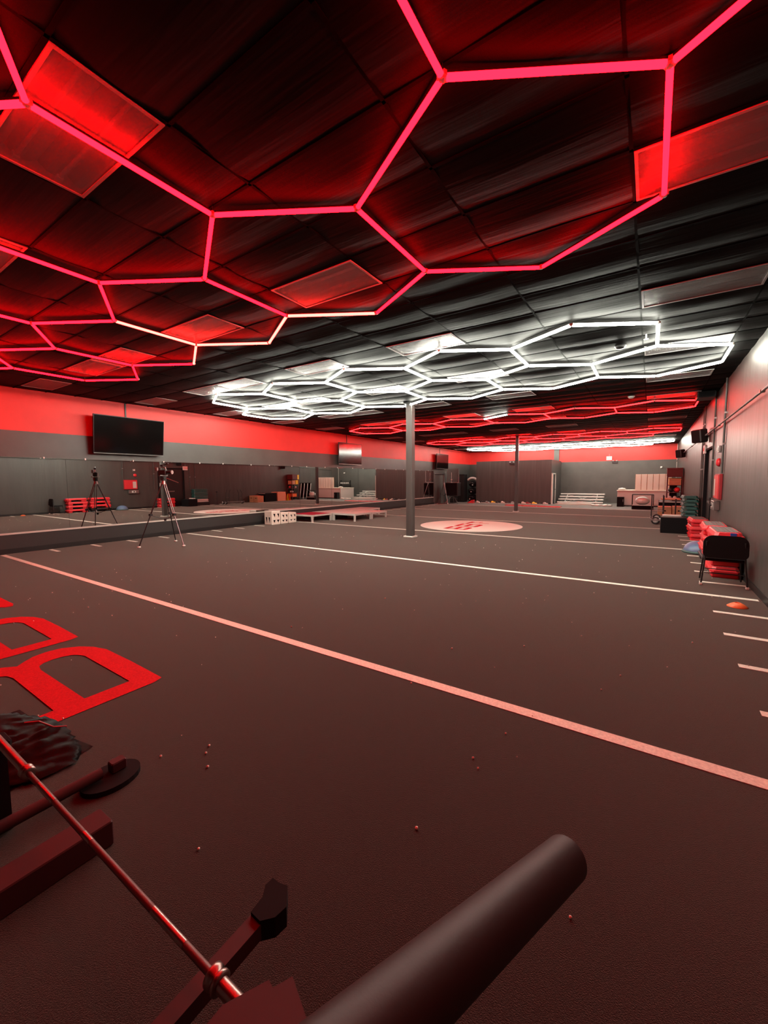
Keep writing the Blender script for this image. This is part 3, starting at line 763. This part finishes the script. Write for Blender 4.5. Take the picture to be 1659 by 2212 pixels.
# counter with slatted panel board
t = thing('counter', 'pinkish white counter block against the back wall behind the black metal frame', 'counter', (-.35, 30.3, 0))
MB().box((-1.38,-1.0,0),(1.36,1.0,.95),bev=.01).build('counter_body', M['creamdim'], t); MB().box((-1.42,-1.04,.95),(1.36,1.02,1.0),bev=.01).build('counter_top', M['cream'], t)
MB().box((-1.2,-1.012,.0),(1.3,-1.002,.08)).build('kick_plate', M['black'], t)
t = thing('slatted_board', 'tall cream board of vertical panels standing on the counter', 'board', (.1, 29.42, 1.001))
for i in range(6):
    MB().box((-.9+.305*i+.014,-.03,0.02),(-.9+.305*(i+1)-.014,.02,.98),bev=.006).build('panel', M['cream'], t)
MB().box((-.9,.021,.021),(.93,.05,.97)).build('backing', M['ply'], t)
mb = MB(); mb.box((-.9,-.04,0),(.93,.05,.02)); mb.build('bottom_rail', M['cream'], t)
t = thing('mini_fridge', 'small black square appliance in front of the left end of the counter', 'appliance', (-1.52, 28.95, 0))
MB().box((-.19,-.15,0),(.19,.2,.60),bev=.012).build('cabinet', M['black'], t); MB().box((-.18,-.162,.02),(.18,-.151,.58)).build('door', M['blackmatte'], t); MB().box((.13,-.175,.3),(.145,-.162,.45)).build('handle', M['steel'], t)
t = thing('cushion', 'white rounded cushion on the left end of the counter', 'cushion', (-1.5, 29.6, 1.001))
MB().ball((0,0,.07),.2,14,8,sc=(1.1,1,.35)).build('cushion_body', M['white'], t); MB().ball((0,-.02,.12),.06,10,6,sc=(1,1,.5)).build('tuft', M['white'], t)
t = thing('wall_camera', 'small white security camera on the back wall above the cream board', 'camera', (.55, YB-.006, 2.45))
MB().box((-.06,-.12,-.06),(.06,0,.06),bev=.01).build('camera_body', M['white'], t); MB().ball((0,-.14,-.02),.05,10,6).build('camera_lens', M['white'], t)
t = thing('dumbbell_rack', 'black upright rack with five pale labels beside the counter near the back wall', 'rack', (.1, 32.35, 0))
for x in (-.6, .6): MB().box((x-.03,-.05,0),(x+.03,.05,1.7)).build('post', M['black'], t)
for z in (.3, .7, 1.1, 1.5): MB().box((-.6,-.15,z),(.6,.1,z+.05)).build('shelf', M['black'], t)
for i in range(5): MB().box((-.5+.22*i,-.16,1.36),(-.36+.22*i,-.151,1.50)).build('label_card', M['white'], t)
# bleachers
t = thing('bleachers', 'low white aluminium bleachers with four bench rows at the back wall', 'bleachers', (-3.95, 31.0, 0))
for i, (y, z) in enumerate(((-.75,.14),(-.3,.32),(.15,.49),(.6,.66))):
    MB().box((-1.45,y-.13,z-.05),(1.35,y+.13,z+.03),bev=.008).build('bench_plank', M['alu'], t)
    if i: MB().box((-1.4,y-.32,z-.2),(1.3,y-.16,z-.17)).build('foot_plank', M['alu'], t)
for x in (-1.0, .9):
    mb = MB(); mb.tube((x,-.85,.02),(x,.75,.02),.02,6); mb.tube((x,-.75,.1),(x,.6,.64),.02,6); mb.tube((x,.6,.02),(x,.6,.64),.02,6); mb.tube((x,-.3,.02),(x,-.3,.3),.018,6); mb.tube((x,.15,.02),(x,.15,.48),.018,6)
    mb.build('support_frame', M['alu'], t)
mb = MB(); mb.tube((-1.0,.62,.1),(.9,.62,.6),.015,6); mb.tube((-1.0,.62,.6),(.9,.62,.1),.015,6); mb.tube((-1.0,-.28,.05),(.9,-.28,.28),.015,6); mb.tube((-1.0,-.28,.28),(.9,-.28,.05),.015,6); mb.build('cross_brace', M['alu'], t)
t = thing('plank_stack', 'stack of flat white boards on the grey floor before the bleachers', 'boards', (-4.2, 29.6, 0))
for i in range(3): MB().box((-1.2+.1*i,-.3+.05*i,.035*i),(1.25-.12*i,.35-.03*i,.035*i+.028)).build('board', M['silver'], t)
t = thing('folded_mat', 'crumpled white sheet on the floor between bleachers and counter', 'sheet', (-2.5, 28.9, 0))
mb = MB()
for i in range(5): mb.ball((-.5+.22*i, .06*(-1)**i, .04), .16, 10, 6, sc=(1.1,1,.4+.15*(i % 2)))
mb.build('sheet_folds', M['silver'], t)

# ------------------------------------------------------------------ mats and small gear along the partition
for i, (x0, x1, y0, y1_) in enumerate(((-7.95,-6.95,26.55,27.2),(-6.85,-5.95,26.4,27.1),(-5.85,-4.55,26.3,26.95))):
    t = thing('floor_mat', 'thin coral red floor mat, %s along the grey floor by the rear column' % ['left one', 'middle one', 'right one'][i], 'mat', ((x0+x1)/2, (y0+y1_)/2, -.004), 0, 'coral red mats')
    MB().box((-(x1-x0)/2,-(y1_-y0)/2,0),((x1-x0)/2,(y1_-y0)/2,.04),bev=.008).build('mat_slab', M['red'], t)
    MB().box((-.01,-(y1_-y0)/2+.01,.04),(.01,(y1_-y0)/2-.01,.043)).build('seam', M['darkred'], t)
def shoe(x, y, m, label, rz=0, s=1.):
    t = thing('trainer_shoe', label, 'shoe', (x, y, 0), rz, 'shoes and small gear along the partition')
    MB().box((-.15*s,-.055*s,0),(.15*s,.055*s,.03*s),bev=.01).build('sole', M['white'], t)
    mb = MB(); mb.ball((-.05*s,0,.06*s),.08*s,10,6,sc=(1.2,.65,.9)); mb.ball((.07*s,0,.045*s),.06*s,10,6,sc=(1.3,.8,.7)); mb.build('upper', m, t)
gear = [(-10.6,'white'),(-10.1,'black'),(-9.75,'steel'),(-9.45,'yellow'),(-9.1,'black'),(-8.75,'cream'),(-8.3,'black'),(-7.95,'steel'),(-7.5,'black'),(-7.1,'cream'),(-6.75,'darkred'),(-6.4,'yellow'),(-6.1,'black'),(-5.85,'creamdim')]
cnames = {'white':'white','black':'black','steel':'grey','yellow':'yellow','cream':'cream','darkred':'dark red','creamdim':'pinkish'}
seen = {}
for i, (x, c) in enumerate(gear):
    nm = cnames[c]; seen[nm] = seen.get(nm, 0)+1
    tot = sum(1 for _, q in gear if q == c)
    lab = '%s shoe at the foot of the dark partition%s' % (nm, '' if tot == 1 else ', %s %s one from the left' % (ORD[seen[nm]], nm))
    shoe(-10.6+.36*i, 28.75+.2*(i % 2), M[c], lab, .3*(i % 4)-.4, 1.2)

# ------------------------------------------------------------------ stage platforms and cream crates by the mirror
def stage(x0, y0, m, label, z=.32):
    t = thing('stage_platform', label, 'stage platform', (x0+.6, y0+.6, 0), 0, 'low stage platforms by the mirror')
    MB().box((-.595,-.595,z-.02),(.595,.595,z)).build('deck', m, t)
    mb = MB(); mb.box((-.6,-.6,z-.075),(.6,-.57,z-.003)); mb.box((-.6,.57,z-.075),(.6,.6,z-.003)); mb.box((-.6,-.57,z-.075),(-.57,.57,z-.003)); mb.box((.57,-.57,z-.075),(.6,.57,z-.003))
    mb.build('edge_frame', M['silver'], t)
    for x in (-.56, .56):
        for y in (-.56, .56): MB().box((x-.035,y-.035,0),(x+.035,y+.035,z-.07),bev=.005).build('leg', M['silver'], t)
stage(-12.62, 12.10, M['redtop'], 'crimson-topped stage platform, nearest one, next to the cream crates')
stage(-12.62, 13.34, M['pink'], 'pale pink stage platform against the mirror, directly behind the crimson one')
stage(-11.40, 13.34, M['pink'], 'pale pink stage platform nearest the front black column')
stage(-12.62, 14.58, M['pink'], 'pale pink stage platform against the mirror, third from the cream crates')
stage(-11.40, 14.58, M['pink'], 'pale pink stage platform at the far outer corner of the stage', .30)
stage(-12.62, 15.82, M['pink'], 'pale pink stage platform against the mirror, farthest one')
def plastic_crate(y0, y1_, hh, label, xw=.44):
    t = thing('plastic_crate', label, 'crate', (-12.38, (y0+y1_)/2, 0), 0, 'cream crates at the end of the stage')
    d_ = (y1_-y0)/2
    MB().box((-xw/2,-d_,0),(xw/2,d_,hh),bev=.02).build('crate_body', M['cream'], t)
    MB().box((-xw/2+.03,-d_+.03,hh),(xw/2-.03,d_-.03,hh+.008)).build('lid', M['silver'], t)
    for i in range(2):
        q = -d_*.45+d_*.9*i
        MB().add([(xw/2+.002,q-.06,.30*hh*1.2),(xw/2+.002,q+.06,.30*hh*1.2),(xw/2+.002,q,.08)],[(0,2,1),(0,1,2)]).build('triangular_cutout', M['black'], t)
        MB().add([(xw/2+.002,q-.05,.80*hh),(xw/2+.002,q+.05,.80*hh),(xw/2+.002,q+.03,.55*hh)],[(0,2,1),(0,1,2)]).build('triangular_cutout', M['black'], t)
    for i in range(2):
        q = -.09+.16*i
        MB().add([(q-.045,-d_-.002,.30),(q+.045,-d_-.002,.30),(q+.02,-d_-.002,.06)],[(0,1,2),(0,2,1)]).build('triangular_cutout', M['black'], t)
plastic_crate(10.65, 11.08, .54, 'tallest cream plastic crate, nearest at the end of the stage')
plastic_crate(11.12, 11.50, .45, 'middle cream plastic crate with triangular holes')
plastic_crate(11.54, 11.95, .42, 'cream plastic crate touching the crimson stage platform')

# ------------------------------------------------------------------ camera tripod by the mirror
def tripod(cx, cyy, apex, feet, label, head=True, r=.014, m=None, cap=None):
    t = thing('camera_tripod', label, 'tripod', (cx, cyy, 0)); m = m or M['steel']
    for (fx, fy) in feet:
        f_ = Vector((fx-cx, fy-cyy, .03)); a_ = Vector(((fx-cx)*.06, (fy-cyy)*.06, apex)); k1 = a_.lerp(f_, .5)
        n = Vector((-(fy-cyy), fx-cx, 0)).normalized()*.03
        mb = MB(); mb.tube(a_+n, k1+n*.8, r*.75, 6); mb.tube(a_-n, k1-n*.8, r*.75, 6); mb.tube(k1, f_, r, 6)
        lg = mb.build('leg', M['black'] if fx < cx else m, t)
        MB().box(k1-Vector((.035,.035,.03)), k1+Vector((.035,.035,.03))).build('leg_clamp', M['black'], lg)
        MB().ball(f_+Vector((0,0,-.005)), .045, 10, 6, sc=(1,1,.6)).build('rubber_foot', cap or M['white'], lg)
    mb = MB()
    for (fx, fy) in feet: mb.tube((0,0,apex*.42), ((fx-cx)*.52, (fy-cyy)*.52, apex*.5), .008, 5)
    mb.tube((0,0,apex*.40),(0,0,apex*.44),.03,8); mb.build('spreader', M['black'], t)
    MB().tube((0,0,apex-.02),(0,0,apex+.10),.055,12,r1=.04).build('bowl', M['steel'], t)
    if head:
        mb = MB(); mb.box((-.06,-.05,apex+.08),(.06,.05,apex+.20),bev=.01); mb.tube((-.08,0,apex+.15),(.08,0,apex+.15),.035,10); mb.build('fluid_head', M['black'], t)
        MB().path([(.02,.03,apex+.16),(.32,.22,apex+.02)],.011,6).build('pan_handle', M['steel'], t)
        MB().box((-.05,-.1,apex+.20),(.05,.1,apex+.225)).build('camera_plate', M['steel'], t)
    return t
tripod(-10.82, 5.82, 1.66, [(-10.99,5.2),(-11.25,6.32),(-10.22,5.95)], 'tall tripod with pale feet standing in front of the mirror')
t = thing('video_camera', 'black video camera mounted on the tall tripod before the mirror', 'camera', (-10.82, 5.82, 1.888), math.radians(25))
MB().box((-.11,-.06,0),(.11,.06,.13),bev=.015).build('camera_body', M['black'], t)
MB().tube((.11,0,.07),(.24,0,.07),.045,14).build('lens_barrel', M['black'], t); MB().tube((.24,0,.07),(.27,0,.07),.052,14).build('lens_hood', M['steel'], t)
MB().path([(-.08,0,.13),(-.06,0,.20),(.07,0,.20),(.09,0,.13)],.012,6).build('carry_handle', M['steel'], t)
MB().box((-.16,-.09,.1),(-.1,-.03,.2),bev=.006).build('viewfinder', M['steel'], t)
MB().box((-.03,.062,.02),(.09,.075,.10)).build('flip_screen', M['steel'], t)
mb = MB(); mb.box((-.06,-.03,.22),(.02,.03,.27),bev=.006); mb.tube((.02,0,.26),(.16,0,.30),.016,8); mb.build('microphone', M['black'], t)

# ------------------------------------------------------------------ far left corner gear
tripod(-12.2, 26.35, 1.40, [(-12.55,26.0),(-12.1,26.75),(-11.8,26.1)], 'light tripod in front of the far door, left of the black speaker', head=False, r=.016)
t = thing('pa_speaker', 'large square black loudspeaker on legs in the far left corner', 'speaker', (-11.95, 27.3, 0))
MB().box((-.48,-.3,.55),(.48,.3,1.50),bev=.03).build('speaker_cabinet', M['black'], t)
MB().box((-.44,-.312,.6),(.44,-.301,1.45)).build('grille', M['blackmatte'], t)
for (x, y) in ((-.4,-.5),(.5,-.25),(-.1,.45)):
    MB().tube((0,0,.62),(x,y,.01),.02,8).build('leg', M['steel'], t)
MB().box((-.2,-.2,.5),(.2,.2,.55)).build('mount_plate', M['black'], t)
t = thing('acrylic_panel', 'framed clear panel standing on top of the large far speaker', 'panel', (-11.95, 27.3, 1.501))
MB().box((-.44,-.008,.02),(.44,.008,.98)).build('pane', M['pane'], t)
mb = MB(); mb.box((-.46,-.02,0),(.46,.02,.03)); mb.box((.43,-.02,.03),(.46,.02,1.0)); mb.box((-.46,-.02,.03),(-.43,.02,1.0)); mb.box((-.46,-.02,.97),(.46,.02,1.0)); mb.build('frame', M['steel'], t)
t = thing('desk_lamp', 'small pale globe on a short stem on top of the far speaker', 'lamp', (-11.97, 27.08, 1.501))
MB().lathe([(.06,0),(.06,.02),(.012,.03),(.012,.16)],12).build('stem', M['alu'], t); MB().ball((0,0,.21),.055,12,8).build('globe', M['white'], t); MB().tube((0,0,.26),(0,0,.72),.012,6).build('rod', M['alu'], t)
t = thing('equipment_case', 'low dark flight case on the floor between the tripod and the far speaker', 'case', (-12.25, 28.15, 0))
MB().box((-.22,-.2,0),(.22,.2,.42),bev=.02).build('case_body', M['black'], t); MB().box((-.225,-.205,.3),(.225,.205,.315)).build('case_seam', M['steel'], t)
t = thing('tall_cabinet', 'tall black cabinet between the far speaker and the pile of bags', 'cabinet', (-12.12, 29.5, 0))
MB().box((-.26,-.3,0),(.26,.3,2.1),bev=.01).build('cabinet_body', M['blackmatte'], t)
for s in (-1, 1): MB().box((s*.13-.12,-.312,.05),(s*.13+.12,-.301,2.05)).build('door', M['black'], t)
for i, (z, s_, lb) in enumerate(((.0, .36, 'lowest'), (.57, .34, 'middle'), (1.11, .31, 'topmost'))):
    t = thing('duffel_bag', 'black bulging gear bag, %s of the pile left of the partition' % lb, 'bag', (-11.55, 30.2, z))
    MB().ball((0,0,s_*.78),s_,16,10,sc=(1.05,1.0,.78)).build('bag_body', M['blackmatte'], t)
    MB().path([(-.15,-s_*.9,s_*.9),(-.1,-s_*1.05,s_*1.15),(.1,-s_*1.05,s_*1.15),(.15,-s_*.9,s_*.9)],.015,6).build('strap', M['steel'], t)
    MB().ball((-.12+.1*i,-s_*.98,s_*.6),.05,8,6).build('white_badge', M['white'], t)
t = thing('white_bolster', 'white curved bolster draped over the pile of black bags', 'cushion', (-11.55, 30.2, 1.46))
pts = [(.38*math.cos(math.radians(a)), -.12, .10+.27*math.sin(math.radians(a))) for a in range(150, 10, -20)]
MB().path(pts, .085, 10).build('bolster_body', M['white'], t); MB().ball(pts[0], .087, 10, 6).ball(pts[-1], .087, 10, 6).build('end_cap', M['alu'], t)
t = thing('foam_block', 'small pink-red foam wedge on the floor at the left edge of the partition', 'foam block', (-10.95, 28.35, 0))
MB().prism([(-.25,0),(.2,0),(.2,.24),(.05,.22)], -.15, .15, M=Matrix.Rotation(PI/2,4,'X')).build('wedge', M['red'], t); MB().box((.201,-.1,.05),(.204,.1,.15)).build('wedge_label', M['darkred'], t)

# ------------------------------------------------------------------ foreground: barbell, frame beams, padded arm
BZ, BY = .505, .525
t = thing('barbell', 'steel barbell lying across the lower left foreground', 'barbell', (-1.5, BY, BZ))
MB().tube((-.64,0,0),(.65,0,0),.0100,16).build('shaft', M['barsteel'], t)
for a, b in ((-.52,-.36),(-.10,-.04),(.36,.52)): MB().tube((a,0,0),(b,0,0),.0106,16).build('knurl_band', M['chrome'], t)
for s in (-1, 1):
    cl = MB().lathe([(.018,-.020),(.027,-.016),(.027,-.004),(.022,0),(.022,.006),(.027,.010),(.027,.018),(.018,.022)],20,M=Matrix.Translation((s*.655,0,0)) @ Matrix.Rotation(PI/2,4,'Y')).build('collar', M['chrome'], t)
    MB().tube((s*.67,0,0),(s*(1.10 if s < 0 else .80),0,0),.0175,18).build('sleeve', M['chrome'], t)
    MB().tube((s*(1.10 if s < 0 else .80),0,0),(s*(1.105 if s < 0 else .805),0,0),.015,18).build('end_cap', M['black'], t)
# support frame: floor beams run away from the camera, uprights carry the bar off frame left and at right
t = thing('weight_bench', 'dark steel support frame with floor beams under the barbell', 'weight bench', (-1.5, .4, 0))
def L_(x, y, z): return (x+1.5, y-.4, z)
MB().box(L_(-2.21,-.5,.0), L_(-2.075,.80,.12), bev=.006).build('floor_beam', M['framepaint'], t)
MB().tube(L_(-2.555,-.5,.068), L_(-2.555,.94,.068), .030, 14).build('round_beam', M['framepaint'], t)
MB().prism([(x*.12, y*.15) for x, y in arc(0,0,1,0,345,23)], 0, .03, M=Matrix.Translation(L_(-2.545,.985,0))).build('foot_pad', M['blackmatte'], t)
MB().box(L_(-2.60,.99,.03), L_(-2.54,1.07,.09), bev=.006).build('end_plug', M['framepaint'], t)
MB().box(L_(-2.66,BY-.04,.0), L_(-2.60,BY+.04,BZ-.06)).build('upright', M['blackmatte'], t)
MB().box(L_(-2.66,BY-.05,BZ-.06), L_(-2.54,BY+.05,BZ-.018), bev=.01).build('bar_saddle', M['blackmatte'], t)
MB().box((-.024,-.85,-.05),(.024,.215,.0), M=Matrix.Translation(L_(-.949,.52,.40))).build('short_beam', M['framepaint'], t)
MB().prism([(-.022,-.01),(.022,-.012),(.052,.02),(.058,.06),(.012,.108),(-.02,.10),(-.048,.10),(-.05,.07),(-.028,.04)], -.055, .012, M=Matrix.Translation(L_(-.949,.735,.40))).build('hook_plate', M['blackmatte'], t)
MB().prism([(x+1.5, y-.4) for x, y in ((-.75,.36),(-.56,.36),(-.577,.567),(-.667,.608),(-.686,.573),(-.735,.49))], .538, .550).build('bracket_plate', M['framepaint'], t)
MB().prism([(x+1.5, y-.4) for x, y in ((-.77,.44),(-.68,.44),(-.68,.57),(-.718,.580),(-.77,.49))], .525, .535).build('bracket_plate', M['framepaint'], t)
MB().box(L_(-.76,.30,.40), L_(-.68,.525,.484), bev=.006).build('bracket_block', M['framepaint'], t)
MB().box(L_(-.72,.34,.0), L_(-.66,.40,.40)).build('upright', M['framepaint'], t)
MB().box(L_(-2.7,-.45,.0), L_(-.5,-.38,.06)).build('cross_beam', M['framepaint'], t)
# thick padded arm, close to the camera
tip = Vector((-.148, 1.080, .735)); near = Vector((-.283, .413, .975)); back = near + (near-tip)*.38
t = thing('dip_machine', 'thick black foam-padded arm pointing in from the bottom edge', 'gym equipment', (back.x, back.y, 0))
o_ = Vector((back.x, back.y, 0))
MB().tube(back-o_, tip-o_, .0525, 40).build('foam_sleeve', M['foam'], t)
dv = (tip-back).normalized()
MB().tube(tip-o_, tip-o_+dv*.006, .0525, 40, r1=.047).build('end_cap', M['black'], t)
mb = MB(); mb.box((-.04,-.04,0),(.04,.04,back.z+.02)); mb.build('upright', M['framepaint'], t)
mb = MB(); mb.box((-.22,-.05,0),(.22,.05,.05)); mb.box((-.05,-.35,0),(.05,.3,.05)); mb.build('base_feet', M['framepaint'], t)
# crumpled black plastic sheet on the floor
random.seed(11)
t = thing('plastic_sheet', 'crumpled glossy black plastic bag lying over the red floor letter', 'bag', (-3.42, .76, 0), .12)
nx, ny = 34, 22
vs = []; fs = []
def hsh(i, j): return random.Random(i*131+j*17).random()
from mathutils import noise as mn
for j in range(ny+1):
    for i in range(nx+1):
        u, v = i/nx*2-1, j/ny*2-1
        rad = 1+.16*mn.noise(Vector((math.atan2(v,u)*1.3, 3.1, 0)))
        x, y = u*.56*rad, v*.28*rad
        e = max(0, 1-(u*u+v*v)**1.0*.62)
        z = .008 + e*.028*(.5+abs(mn.noise(Vector((x*7, y*7, 0))))*1.5) + .022*abs(mn.noise(Vector((x*22, y*22, 5))))*e
        if u*u+v*v > 1.15: x *= .86; y *= .86; z = .006
        vs.append((x, y, z))
for j in range(ny):
    for i in range(nx): fs.append((j*(nx+1)+i, j*(nx+1)+i+1, (j+1)*(nx+1)+i+1, (j+1)*(nx+1)+i))
mb = MB(); mb.add(vs, fs, 0, True); mb.build('crumpled_sheet', M['bag'], t)
MB().path([(-.05,.10,.10),(.0,.16,.09),(.05,.22,.03),(.09,.28,.012)],.006,5).build('tie_cord', M['darkred'], t)
